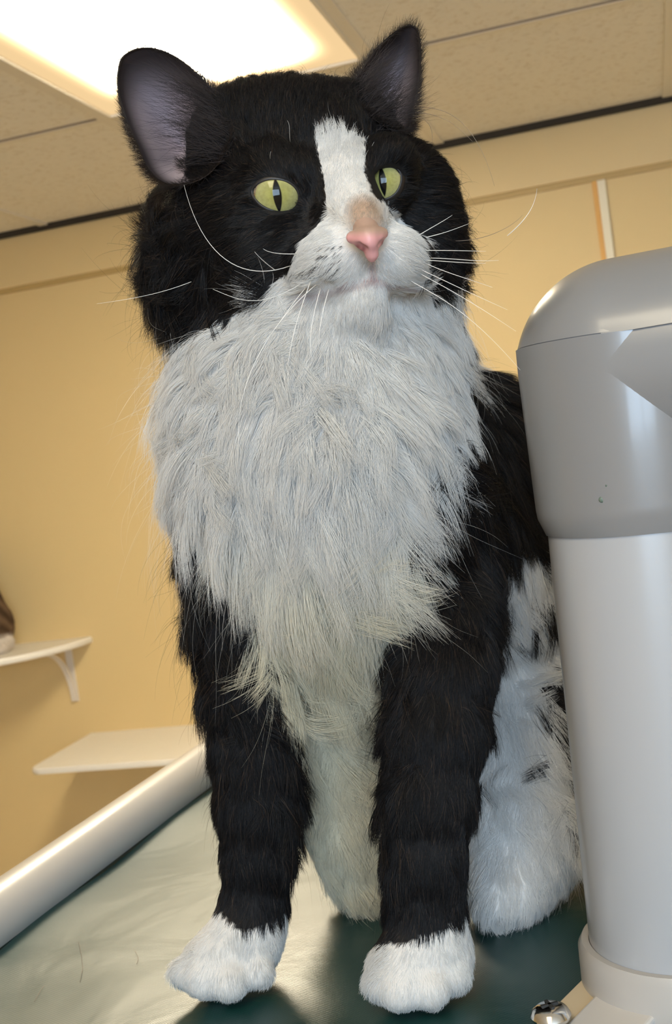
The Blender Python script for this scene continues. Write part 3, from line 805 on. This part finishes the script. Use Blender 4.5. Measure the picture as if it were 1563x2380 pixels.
# ------------------------------------------------------------------ fur
# groom guide: image position -> direction in image, length mm, lift degrees
G = np.array([
 # head top and forehead
 (560, 240, -.15, -1, 9, 32), (680, 235, 0, -1, 10, 36), (790, 230, .1, -1, 9, 32), (640, 330, -.1, -1, 8, 18), (560, 340, -.5, -.9, 8, 18),
 (790, 330, -.02, -1, 8, 14), (800, 390, 0, -1, 3.5, 8), (815, 440, .0, -1, 2.8, 8), (850, 500, 0, -1, 1.6, 14), (900, 340, .2, -1, 7, 18), (960, 340, .6, -.7, 9, 25),
 (470, 400, -.7, -.4, 9, 22), (420, 460, -.9, -.1, 12, 26), (500, 470, -1, .05, 9, 16), (560, 450, -1, .1, 6, 12), (700, 430, -.3, -.9, 4, 10), (735, 460, -.2, -.9, 3.5, 10), (730, 500, -.5, .2, 4, 10),
 (640, 520, -.9, .35, 5, 12), (560, 540, -1, .3, 9, 16), (450, 560, -1, .25, 16, 26), (370, 600, -1, .25, 20, 34), (360, 700, -.9, .5, 22, 34), (450, 700, -.9, .5, 20, 26), (560, 650, -1, .35, 12, 18), (600, 690, -.9, .5, 14, 20),
 (760, 560, -.8, .35, 3, 10), (720, 600, -1, .3, 4, 12), (700, 650, -.9, .5, 6, 14), (790, 620, -.6, .6, 3, 10), (810, 580, -.5, .5, 2, 10), (780, 645, -.5, .8, 3, 10), (840, 640, -.3, .8, 2.5, 10),
 (930, 570, .9, .25, 4, 12), (970, 600, 1, .3, 6, 14), (900, 610, .4, .7, 3, 10), (940, 640, .8, .6, 4, 12), (935, 500, .8, .3, 4, 12), (880, 480, .4, -.7, 3, 12),
 (960, 440, 1, -.05, 6, 14), (1010, 440, 1, -.1, 10, 28), (1030, 520, 1, .05, 12, 32), (1040, 600, 1, .3, 15, 32), (1050, 680, .9, .5, 18, 30), (980, 700, .6, .8, 14, 24),
 (840, 690, -.1, 1, 4, 14), (830, 735, -.1, 1, 7, 20), (760, 740, -.3, 1, 12, 24), (900, 740, .3, 1, 12, 24), (680, 740, -.5, .9, 15, 26),
 # ruff and chest
 (440, 820, -.9, .5, 24, 32), (390, 900, -1, .5, 26, 36), (390, 1000, -.9, .6, 26, 36), (400, 1100, -.8, .8, 28, 36), (520, 850, -.7, .8, 24, 32), (620, 830, -.3, 1, 20, 34), (740, 820, -.05, 1, 16, 34), (860, 820, .2, 1, 18, 32),
 (980, 830, .6, .8, 18, 24), (1080, 900, .7, .8, 17, 22), (1100, 1000, .7, .8, 18, 22), (1040, 1080, .65, .8, 26, 26), (960, 1150, .45, .95, 30, 30), (900, 1000, .25, 1, 26, 28), (740, 960, -.05, 1, 26, 28), (560, 960, -.5, .9, 26, 30),
 (480, 1080, -.55, .9, 28, 30), (600, 1120, -.2, 1, 30, 26), (740, 1120, 0, 1, 30, 25), (860, 1150, .12, 1, 30, 25), (500, 1200, -.3, 1, 32, 28), (640, 1240, -.1, 1, 36, 24), (760, 1240, 0, 1, 38, 22), (880, 1250, .1, 1, 34, 24), (960, 1260, .5, .8, 30, 28),
 (720, 1400, -.05, 1, 38, 20), (840, 1400, .02, 1, 38, 20), (760, 1560, 0, 1, 36, 18), (640, 1450, -.25, 1, 30, 24), (660, 1640, .1, 1, 24, 20), (900, 1450, .0, 1, 26, 20), (790, 1700, 0, 1, 32, 18), (770, 1850, -.1, 1, 28, 18), (840, 1900, .1, 1, 26, 18), (800, 2000, -.1, 1, 18, 22), (870, 2050, .1, 1, 14, 22),
 # black shoulders and legs
 (460, 1300, -.7, .8, 24, 34), (470, 1400, -.55, .9, 20, 34), (480, 1550, -.35, 1, 16, 30), (550, 1400, -.35, 1, 20, 24), (580, 1600, .0, 1, 14, 16), (680, 1700, .3, 1, 18, 26), (690, 1850, .25, 1, 18, 26), (590, 1800, .05, 1, 11, 14), (500, 1800, -.15, 1, 12, 22),
 (590, 1980, .02, 1, 9, 12), (680, 1980, .1, 1, 14, 22), (510, 2000, -.1, 1, 9, 18), (590, 2090, 0, 1, 8, 12),
 (1060, 1300, .3, .95, 20, 18), (1130, 1360, .3, .9, 13, 14), (1040, 1500, -.02, 1, 12, 12), (920, 1500, -.35, 1, 16, 24), (1140, 1550, .15, 1, 10, 16), (1010, 1700, -.02, 1, 10, 10), (895, 1750, -.25, 1, 15, 24), (1110, 1750, .05, 1, 8, 14), (990, 1950, 0, 1, 8, 10), (895, 1950, -.15, 1, 13, 22), (1085, 1950, .0, 1, 7, 12), (985, 2120, 0, 1, 7, 10),
 # paws
 (560, 2170, -.2, 1, 5, 10), (420, 2220, -.8, .5, 6, 22), (470, 2260, -.3, 1, 3.5, 8), (540, 2270, 0, 1, 3.5, 8), (640, 2220, .5, .9, 5, 14), (440, 2300, -.3, 1, 3, 8), (520, 2220, -.1, 1, 4, 8),
 (960, 2200, -.2, 1, 5, 10), (870, 2240, -.9, .4, 6, 20), (930, 2290, -.1, 1, 3.5, 8), (1000, 2290, .05, 1, 3.5, 8), (1080, 2230, .4, .9, 5, 14), (950, 2350, 0, 1, 3, 8), (980, 2250, 0, 1, 4, 8),
 # back, flank, haunch, hind foot
 (1150, 950, .7, .45, 24, 28), (1220, 1050, .7, .6, 24, 22), (1150, 1150, .5, .9, 22, 18), (1230, 1250, .5, 1, 24, 20), (1200, 1350, .3, 1, 20, 20), (1280, 1400, .5, .9, 24, 22), (1220, 1500, .45, .9, 22, 20), (1300, 1600, .6, .8, 28, 22),
 (1220, 1700, .35, 1, 24, 20), (1320, 1800, .45, 1, 30, 22), (1200, 1850, .1, 1, 20, 18), (1290, 1950, .3, 1, 22, 20), (1150, 1950, -.1, 1, 14, 16), (1180, 2050, 0, 1, 8, 14), (1110, 2080, -.3, 1, 12, 20), (1250, 2040, .1, 1, 9, 16),
], float)
GD = G[:, 2:4] / np.linalg.norm(G[:, 2:4], axis=1, keepdims=True)
def groom(P):
    px, py, _ = project(P)
    D = np.zeros((len(P), 2)); Ln = np.zeros(len(P)); Lf = np.zeros(len(P))
    for a in range(0, len(P), 20000):
        s = slice(a, a + 20000)
        d2 = (px[s, None] - G[None, :, 0]) ** 2 + (py[s, None] - G[None, :, 1]) ** 2 + 12. ** 2
        wt = 1 / d2 ** 2.2; wt /= wt.sum(1, keepdims=True)
        D[s] = wt @ GD; Ln[s] = wt @ G[:, 4]; Lf[s] = wt @ G[:, 5]
    D /= np.maximum(np.linalg.norm(D, axis=1, keepdims=True), 1e-6)
    T = D[:, :1] * ROT[:, 0][None] + D[:, 1:] * ROT[:, 1][None]        # image right / image down as world vectors
    return T, Ln * .001, np.radians(Lf)

def nrm(a): return a / np.maximum(np.linalg.norm(a, axis=1, keepdims=True), 1e-9)
def strands(P, Nn, T, L, lift, K, guides=None, clump=.55, frizz=.06, grav=.12, curl=0.0):
    n = len(P)
    T = nrm(T - Nn * np.sum(T * Nn, 1, keepdims=True) + RNG.normal(0, .10, (n, 3)))
    T = nrm(T - Nn * np.sum(T * Nn, 1, keepdims=True))
    lf = lift[:, None]
    d0 = T * np.cos(lf) + Nn * np.sin(lf)
    t = np.linspace(0, 1, K)[None, :, None]
    bend = (-Nn * np.sin(lf) * .55 + np.array([[0, 0, -1.]]) * grav)
    Q = P[:, None] + L[:, None, None] * (d0[:, None] * t + bend[:, None] * t * t)
    if guides is not None:
        gi, cl = guides
        gd = Q[gi]                                                     # (n,K,3) curve of each strand's guide
        offs = (P - P[gi])[:, None]
        tip = gd + offs * .12
        Q = Q + cl[:, None, None] * (t ** 1.3) * (tip - Q)
    Q = Q + RNG.normal(0, 1, (n, 1, 3)) * (L[:, None, None] * frizz) * t ** 1.5
    side = np.cross(T, Nn); ph = RNG.uniform(0, 6.28, (n, 1, 1))
    Q = Q + side[:, None] * np.sin(t * 4 + ph) * (L[:, None, None] * frizz * .6) * t
    return Q
def make_hair(name, Q, r0, r1, C, material, parent, taper=1.0):
    n, K, _ = Q.shape
    hc = bpy.data.hair_curves.new(name); hc.add_curves([K] * n)
    off_ = np.array(world_loc(parent))
    hc.attributes['position'].data.foreach_set('vector', (Q - off_).astype(np.float32).ravel())
    ra = hc.attributes.get('radius') or hc.attributes.new('radius', 'FLOAT', 'POINT')
    t = np.linspace(0, 1, K)[None]
    ra.data.foreach_set('value', (np.asarray(r0).reshape(-1, 1) * (1 - t ** 1.5) + r1 * t ** 1.5 + np.zeros((n, K))).astype(np.float32).ravel())
    c_ = hc.attributes.new('Col', 'FLOAT_COLOR', 'CURVE')
    c_.data.foreach_set('color', np.concatenate([C, np.ones((n, 1))], 1).astype(np.float32).ravel())
    hc.materials.append(material)
    o = bpy.data.objects.new(name, hc); COL.objects.link(o); o.parent = parent
    return o

# scatter roots over the skin
tri = np.concatenate([cf[:, [0, 1, 2]], cf[:, [0, 2, 3]]])
a_, b_, c_ = cv[tri[:, 0]], cv[tri[:, 1]], cv[tri[:, 2]]
ar = np.linalg.norm(np.cross(b_ - a_, c_ - a_), axis=1) * .5
cen = (a_ + b_ + c_) / 3
fnm = B.normal(cen)
px, py, dd = project(cen)
toC = nrm(CAM - cen); facing = np.sum(fnm * toC, 1)
dens = np.where(facing > -.25, 1.0, .22)
dens *= np.where(py < 780, 2.0, 1.0)
dens *= np.where((px > 540) & (py < 780), 1.35, 1.0)
dens *= np.where((px > 1380) | (py > 2500), .25, 1)
pr = ar * dens; pr /= pr.sum()
NH = 390000
ti = RNG.choice(len(tri), NH, p=pr)
u = RNG.uniform(size=(NH, 2)); fl = u.sum(1) > 1; u[fl] = 1 - u[fl]
R0 = a_[ti] + (b_[ti] - a_[ti]) * u[:, :1] + (c_[ti] - a_[ti]) * u[:, 1:]
R0 = R0[R0[:, 2] > BZ + .003]
N0 = B.normal(R0)
px, py, dd = project(R0)
keep = np.ones(len(R0), bool)
for P_, cc_ in lid_rings:                                             # bare rims round the eyes
    for s_ in (1.13,): keep &= ~(inside(px, py, [tuple(p + (p - cc_) / np.linalg.norm(p - cc_) * 9) for p in P_]) & (dd < .52))
keep &= ~(inside(px, py, [(798, 556), (812, 544), (850, 546), (895, 536), (906, 545), (902, 566), (880, 590), (868, 608), (858, 606), (840, 586), (806, 574)]) & (dd < .475))
R0, N0 = R0[keep], N0[keep]
n = len(R0)
T0, L0_, LF0 = groom(R0)
wh = is_white(R0, N0)
px, py, dd = project(R0)
# gentle waves through the longer coat
L0_ = L0_ * (1 + np.where(wh, .16, .04) * wob(R0, 160, 2)) * RNG.uniform(.72, 1.12, n)
body = py > 760
T0 = T0 + (np.stack([wob(R0, 110, 0), wob(R0, 110, 1), wob(R0, 120, 2)], 1)) * (np.where(L0_ > .014, .28, .10))[:, None]
LF0 = LF0 * (1 + np.where(L0_ > .018, .35, .08) * wob(R0, 190, 1))
# clump guides: nearest of a sparse subset with the same colour
from mathutils import kdtree
gi = np.arange(n)
for col in (True, False):
    ids = np.nonzero(wh == col)[0]
    ng = len(ids) // (60 if col else 34)
    gs = RNG.choice(ids, ng, replace=False)
    kd = kdtree.KDTree(ng)
    for k_, g_ in enumerate(gs): kd.insert(R0[g_], int(k_))
    kd.balance()
    for i in ids: gi[i] = gs[kd.find(R0[i])[1]]
longish = L0_ > .012
rg = RNG.normal(0, 1, (n, 3)); T0 = T0 + rg[gi] * np.where(longish, .38, .12)[:, None]
L0_ = L0_ * np.clip(1 + .18 * rg[gi, 0] * longish, .6, 1.5); LF0 = LF0 * np.clip(1 + .3 * rg[gi, 1], .5, 1.6)
cl = np.where(longish, .80, .45) * RNG.uniform(.5, 1.2, n)
paws = (py > 2150); cl = cl * np.where(paws | (wh & (py < 700)), .35, 1)
cl = np.clip(cl * np.where(gi == np.arange(n), 0, 1), 0, .95)
# colours
spk = (px > 680) & (px < 800) & (py > 570) & (py < 650)
rnd = RNG.uniform(size=n)
Cw = np.array([[.82, .80, .77]]) * RNG.uniform(.86, 1.0, (n, 1))
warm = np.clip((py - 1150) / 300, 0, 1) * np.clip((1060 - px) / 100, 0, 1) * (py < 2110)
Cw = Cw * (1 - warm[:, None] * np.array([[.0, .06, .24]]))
tp = tan_patch(R0)[:, None] * .85
Cw = Cw * (1 - tp) + np.array([[.46, .33, .22]]) * tp
sc0 = skin_color(R0, N0); dk = np.clip((.55 - sc0[:, :1]) / .3, 0, 1) * (tp < .1) * wh[:, None]
Cw = Cw * (1 - .75 * dk) + np.array([[.34, .22, .21]]) * .75 * dk
spot = spk & wh & (wob(R0, 2600, 0) > .7)
Cw[spot] = (.05, .045, .045)
Cb = np.array([[.006, .0052, .0055]]) * RNG.uniform(.6, 1.7, (n, 1))
brown = RNG.uniform(size=n) < .06; Cb[brown] = (.05, .032, .022)
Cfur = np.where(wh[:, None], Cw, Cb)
for col, nmn, mt, lab in ((True, 'white_fur', M_whitefur, 'white fur of the face blaze, chest, belly and paws'), (False, 'black_fur', M_blackfur, 'black fur of the head, back and legs')):
    pass
Q = strands(R0, N0, T0, L0_, LF0, 6, (gi, cl), frizz=.05, grav=.10)
rad = np.where(longish, .000085, .00007) * np.where(py > 780, 1.15, 1.0)
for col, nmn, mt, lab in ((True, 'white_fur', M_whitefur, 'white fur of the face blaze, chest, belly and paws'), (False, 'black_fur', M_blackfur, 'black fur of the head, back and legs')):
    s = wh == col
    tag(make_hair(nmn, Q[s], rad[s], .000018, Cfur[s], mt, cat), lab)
# long guard hairs that stand off the outline
outer = np.nonzero((L0_ > .008) & (RNG.uniform(size=n) < np.where(px < 640, .035, .018)))[0]
Lg = L0_[outer] * RNG.uniform(1.2, 2.0, len(outer)); 
Qg = strands(R0[outer], N0[outer], T0[outer], Lg, LF0[outer] * 1.45, 7, None, frizz=.10, grav=.12)
tag(make_hair('guard_hair', Qg, np.full(len(outer), .00004), .000008, Cfur[outer] * np.where(wh[outer], 1, 2.2)[:, None], M_whitefur, cat), 'long loose guard hairs along the outline')

# ear fur: short fringe on the back and rim, long hairs across the opening
EP, EN, ET, EL, EF, EC = [], [], [], [], [], []
for i, (v, f, K, rr, rim, rows) in enumerate(eardata):
    nrim = len(rim); fw = nrm((CAM - rim.mean(0))[None])[0]; cen_ = rim.mean(0)
    base = at(470, 380, .52) if i == 0 else at(880, 280, .525)
    # outer (back) surface
    no2 = 9000; j = RNG.uniform(0, 10, no2); k = RNG.integers(0, nrim, no2)
    rows_ = np.array(rows); j0 = j.astype(int); tj = (j - j0)[:, None]
    p = rows_[j0, k] * (1 - tj) + rows_[j0 + 1, k] * tj
    k2 = (k + 1) % nrim; tk = RNG.uniform(size=(no2, 1)); p2 = rows_[j0, k2] * (1 - tj) + rows_[j0 + 1, k2] * tj; p = p * (1 - tk) + p2 * tk
    o_ = nrm(p - cen_); nn = nrm(o_ * .7 - fw[None] * .8); p = p - fw * .0014
    tt = nrm(p - base)
    EP.append(p); EN.append(nn); ET.append(tt); EL.append(np.full(no2, .006)); EF.append(np.full(no2, .45)); EC.append(np.tile([[.014, .011, .011]], (no2, 1)))
    # rim fringe
    nr2 = 3200; k = RNG.integers(0, nrim, nr2); tk = RNG.uniform(size=(nr2, 1)); p = rim[k] * (1 - tk) + rim[(k + 1) % nrim] * tk
    o_ = nrm(p - cen_); tt = nrm(nrm(p - base) * .6 + o_ * .5)
    EP.append(p - o_ * .0006); EN.append(nrm(fw[None] * .4 + o_)); ET.append(tt); EL.append(RNG.uniform(.003, .007, nr2)); EF.append(np.full(nr2, .5)); EC.append(np.tile([[.03, .022, .018]], (nr2, 1)))
    # hair rooted along the head-side edge and sweeping across the cup
    src = [(520, 300, .494), (505, 240, .503), (500, 360, .490), (480, 215, .507), (520, 350, .492)] if i == 0 else [(835, 225, .506), (860, 265, .504), (850, 180, .517), (900, 290, .507), (880, 275, .506)]
    ni = 800 if i == 0 else 700
    src = np.array([at(*q) for q in src]); a1 = RNG.integers(0, len(src), ni); a2 = RNG.integers(0, len(src), ni); tw = RNG.uniform(size=(ni, 1))
    p = src[a1] * (1 - tw) + src[a2] * tw + RNG.normal(0, .0022, (ni, 3))
    dirn = nrm(((ROT[:, 0] * -.85 + ROT[:, 1] * -.32) if i == 0 else (ROT[:, 0] * .75 + ROT[:, 1] * -.6))[None] + RNG.normal(0, .22, (ni, 3)))
    EP.append(p); EN.append(np.tile(fw, (ni, 1))); ET.append(dirn); EL.append(RNG.uniform(.012, .034 if i == 0 else .026, ni)); EF.append(RNG.uniform(.0, .3, ni))
    EC.append(np.tile([[.02, .016, .016]], (ni, 1)) * RNG.uniform(.6, 3, (ni, 1)))
EP, EN, ET, EL, EF, EC = map(np.concatenate, (EP, EN, ET, EL, EF, EC))
tag(make_hair('ear_fur', strands(EP, EN, ET, EL, EF, 6, None, frizz=.10, grav=.02), np.full(len(EP), .00005), .00001, EC, M_blackfur, cat), 'dark hairs fringing and crossing the ears')

# ------------------------------------------------------------------ whiskers
def bez(pts, n=20):
    P = np.array([at(*p) for p in pts]); out = []
    for i in range(n + 1):
        t = i / n; Q_ = P.copy()
        while len(Q_) > 1: Q_ = Q_[:-1] * (1 - t) + Q_[1:] * t
        out.append(Q_[0])
    return out
M_whisk = mat('whisker', (.85, .82, .78), .4)
M_whiskd = mat('whisker_dark', (.25, .20, .16), .4)
WH = [  # control points (px, py, depth), root first
 [(675, 618, .464), (560, 660, .44), (470, 600, .44), (428, 430, .45)],
 [(700, 660, .466), (600, 720, .45), (560, 700, .44), (495, 672, .44)],
 [(735, 662, .462), (640, 740, .445), (540, 880, .44), (556, 1040, .44)],
 [(722, 655, .462), (690, 740, .45), (660, 840, .445), (672, 900, .445)],
 [(745, 672, .462), (725, 740, .45), (715, 800, .447), (727, 838, .447)],
 [(765, 672, .461), (750, 720, .452), (740, 770, .45), (742, 810, .45)],
 [(710, 670, .464), (660, 730, .45), (640, 770, .447), (610, 800, .445)],
 [(690, 590, .468), (640, 592, .46), (620, 585, .455), (612, 578, .455)],
 [(640, 628, .470), (615, 610, .46), (600, 595, .455), (592, 585, .455)],
 [(445, 655, .485), (400, 672, .48), (350, 690, .478), (225, 706, .475)],
 [(960, 555, .474), (1010, 525, .47), (1030, 515, .468), (1052, 500, .468)],
 [(990, 552, .478), (1020, 545, .475), (1040, 540, .473), (1090, 520, .472)],
 [(985, 582, .474), (1040, 582, .46), (1090, 583, .455), (1130, 584, .452)],
 [(985, 604, .474), (1040, 608, .46), (1085, 612, .455), (1130, 612, .452)],
 [(990, 612, .474), (1040, 635, .46), (1080, 645, .455), (1145, 668, .45)],
 [(975, 625, .474), (1030, 650, .46), (1090, 680, .455), (1180, 720, .45)],
 [(975, 635, .474), (1030, 665, .46), (1080, 690, .455), (1200, 770, .45)],
 [(950, 650, .474), (1020, 690, .46), (1090, 720, .455), (1210, 860, .45)],
 [(1000, 600, .474), (1060, 600, .46), (1110, 610, .455), (1160, 605, .452)],
 [(1060, 560, .50), (1140, 560, .49), (1200, 520, .485), (1215, 500, .482)],
 [(1180, 548, .49), (1225, 510, .485), (1245, 480, .482), (1249, 438, .48)],
 [(968, 250, .51), (1050, 245, .50), (1110, 290, .495), (1150, 432, .49)],
 [(965, 262, .51), (1040, 262, .50), (1080, 310, .495), (1100, 330, .49)],
 [(960, 268, .51), (1000, 275, .50), (1008, 300, .495), (1005, 335, .49)],
 [(675, 330, .484), (672, 310, .475), (676, 290, .472), (668, 280, .47)],
 [(630, 375, .484), (628, 368, .476), (627, 362, .474), (630, 352, .472)],
 [(855, 355, .490), (862, 345, .484), (866, 338, .482), (870, 330, .480)],
]
for i, c_ in enumerate(WH):
    pts = bez(c_); n_ = len(pts); dark = i in (9, 19, 21, 22, 23)
    r_ = (.00014 if not dark else .00009) * (.7 if i > 23 else 1)
    w_ = MB().tube(pts, [r_ * (1 - .8 * (k / (n_ - 1)) ** 1.5) + .00002 for k in range(n_)], 6).build('whisker', M_whisk if i != 19 and i not in (21, 22, 23) else M_whiskd, cat, smooth=True)

# ------------------------------------------------------------------ second cat on the shelf
Sx, Sy, Sz = -1.880, 2.96, S1Z
F2 = Field((Sx - .26, Sy - .14, Sz - .005), (Sx + .16, Sy + .12, Sz + .36), .004)
def c2(a, b, ra, rb, k=.02): F2.cone(np.array([Sx, Sy, Sz]) + a, np.array([Sx, Sy, Sz]) + b, ra, rb, k)
c2((0, 0, .075), (-.09, 0, .13), .075, .065); c2((-.09, 0, .13), (-.13, 0, .19), .062, .05)
c2((0, 0, .085), (-.03, 0, .20), .075, .068); c2((-.15, 0, .245), (-.165, -.01, .24), .046, .042, .012)
c2((-.20, -.02, .232), (-.205, -.02, .230), .022, .02, .01)
for s in (-1, 1):
    c2((-.13, s * .028, .14), (-.135, s * .028, .012), .022, .014, .012); c2((-.135, s * .028, .012), (-.155, s * .03, .01), .015, .013, .005)
    c2((.0, s * .045, .06), (-.03, s * .05, .03), .05, .03, .015); c2((-.03, s * .05, .012), (-.08, s * .05, .011), .016, .015, .006)
    c2((-.14, s * .026, .28), (-.138, s * .032, .312), .016, .004, .006)
c2((.065, 0, .03), (.062, -.035, .018), .018, .017, .01); c2((.062, -.035, .018), (.0, -.075, .015), .017, .014, .01)
F2.floor(Sz + .0008)
v2, f2 = F2.mesh(); n2 = F2.normal(v2, .004)
def tabby_col(P):
    q = P - np.array([Sx, Sy, Sz])
    st = .5 + .5 * np.sin(q[:, 0] * 190 + q[:, 2] * 150 + 2 * np.sin(q[:, 1] * 60))
    c = np.array([[.10, .06, .035]]) * (1 - st[:, None]) + np.array([[.26, .17, .10]]) * st[:, None]
    wm = (q[:, 2] < .055) | ((q[:, 0] < -.11) & (q[:, 2] < .16))
    c[wm] = (.78, .72, .66); return c
cat2 = tag(obj('cat', v2, f2, M_skin), 'brown tabby and white cat sitting on the wall shelf, cut off by the left edge', 'cat')
ca = cat2.data.color_attributes.new('Col', 'FLOAT_COLOR', 'POINT')
ca.data.foreach_set('color', np.concatenate([tabby_col(v2), np.ones((len(v2), 1))], 1).astype(np.float32).ravel())
nq = 26000
fi = RNG.integers(0, len(v2), nq); P2 = v2[fi] + RNG.normal(0, .001, (nq, 3)); N2 = n2[fi]
ok = P2[:, 2] > Sz + .006; P2, N2 = P2[ok], N2[ok]
T2 = np.tile([[.35, 0, -1.]], (len(P2), 1))
tag(make_hair('fur', strands(P2, N2, T2, np.full(len(P2), .016), np.full(len(P2), .4), 4, None, frizz=.08), np.full(len(P2), .0003), .0001, tabby_col(P2), M_whitefur, cat2))
for s in (-1, 1):
    e_ = np.array([Sx - .193, Sy - .01 + s * .020, Sz + .252])
    v, f, uv = sphere_grid(e_, .0085, np.array([-1, s * .35, 0]), 20, 14)
    eo = obj('eye', v, f, M_eye, cat2); a2_ = eo.data.attributes.new('eye_uv', 'FLOAT_VECTOR', 'POINT'); a2_.data.foreach_set('vector', uv.ravel())

# ------------------------------------------------------------------ stray hairs lying on the vinyl
def onbed(px, py):
    r = ray(px, py); t = (BZ - CAM[2]) / r[2]; p = CAM + r * t; p[2] = BZ + float(ripple(p[0], p[1])) + .0008; return p
for k, (lst, lab) in enumerate(((((184, 2195), (190, 2225), (193, 2255), (186, 2285)), 'single shed hair lying upright on the green vinyl near the rail'),
                 (((315, 2215), (322, 2228), (321, 2238), (318, 2245)), 'short curled shed hair on the vinyl left of the front paw'),
                 (((80, 2330), (88, 2315), (97, 2300), (104, 2292)), 'short slanted shed hair at the lower left of the vinyl'))):
    tag(MB().tube([onbed(*p) for p in lst], .00009, 6).build('shed_hair', M_whiskd, None, smooth=True), lab, 'hair')
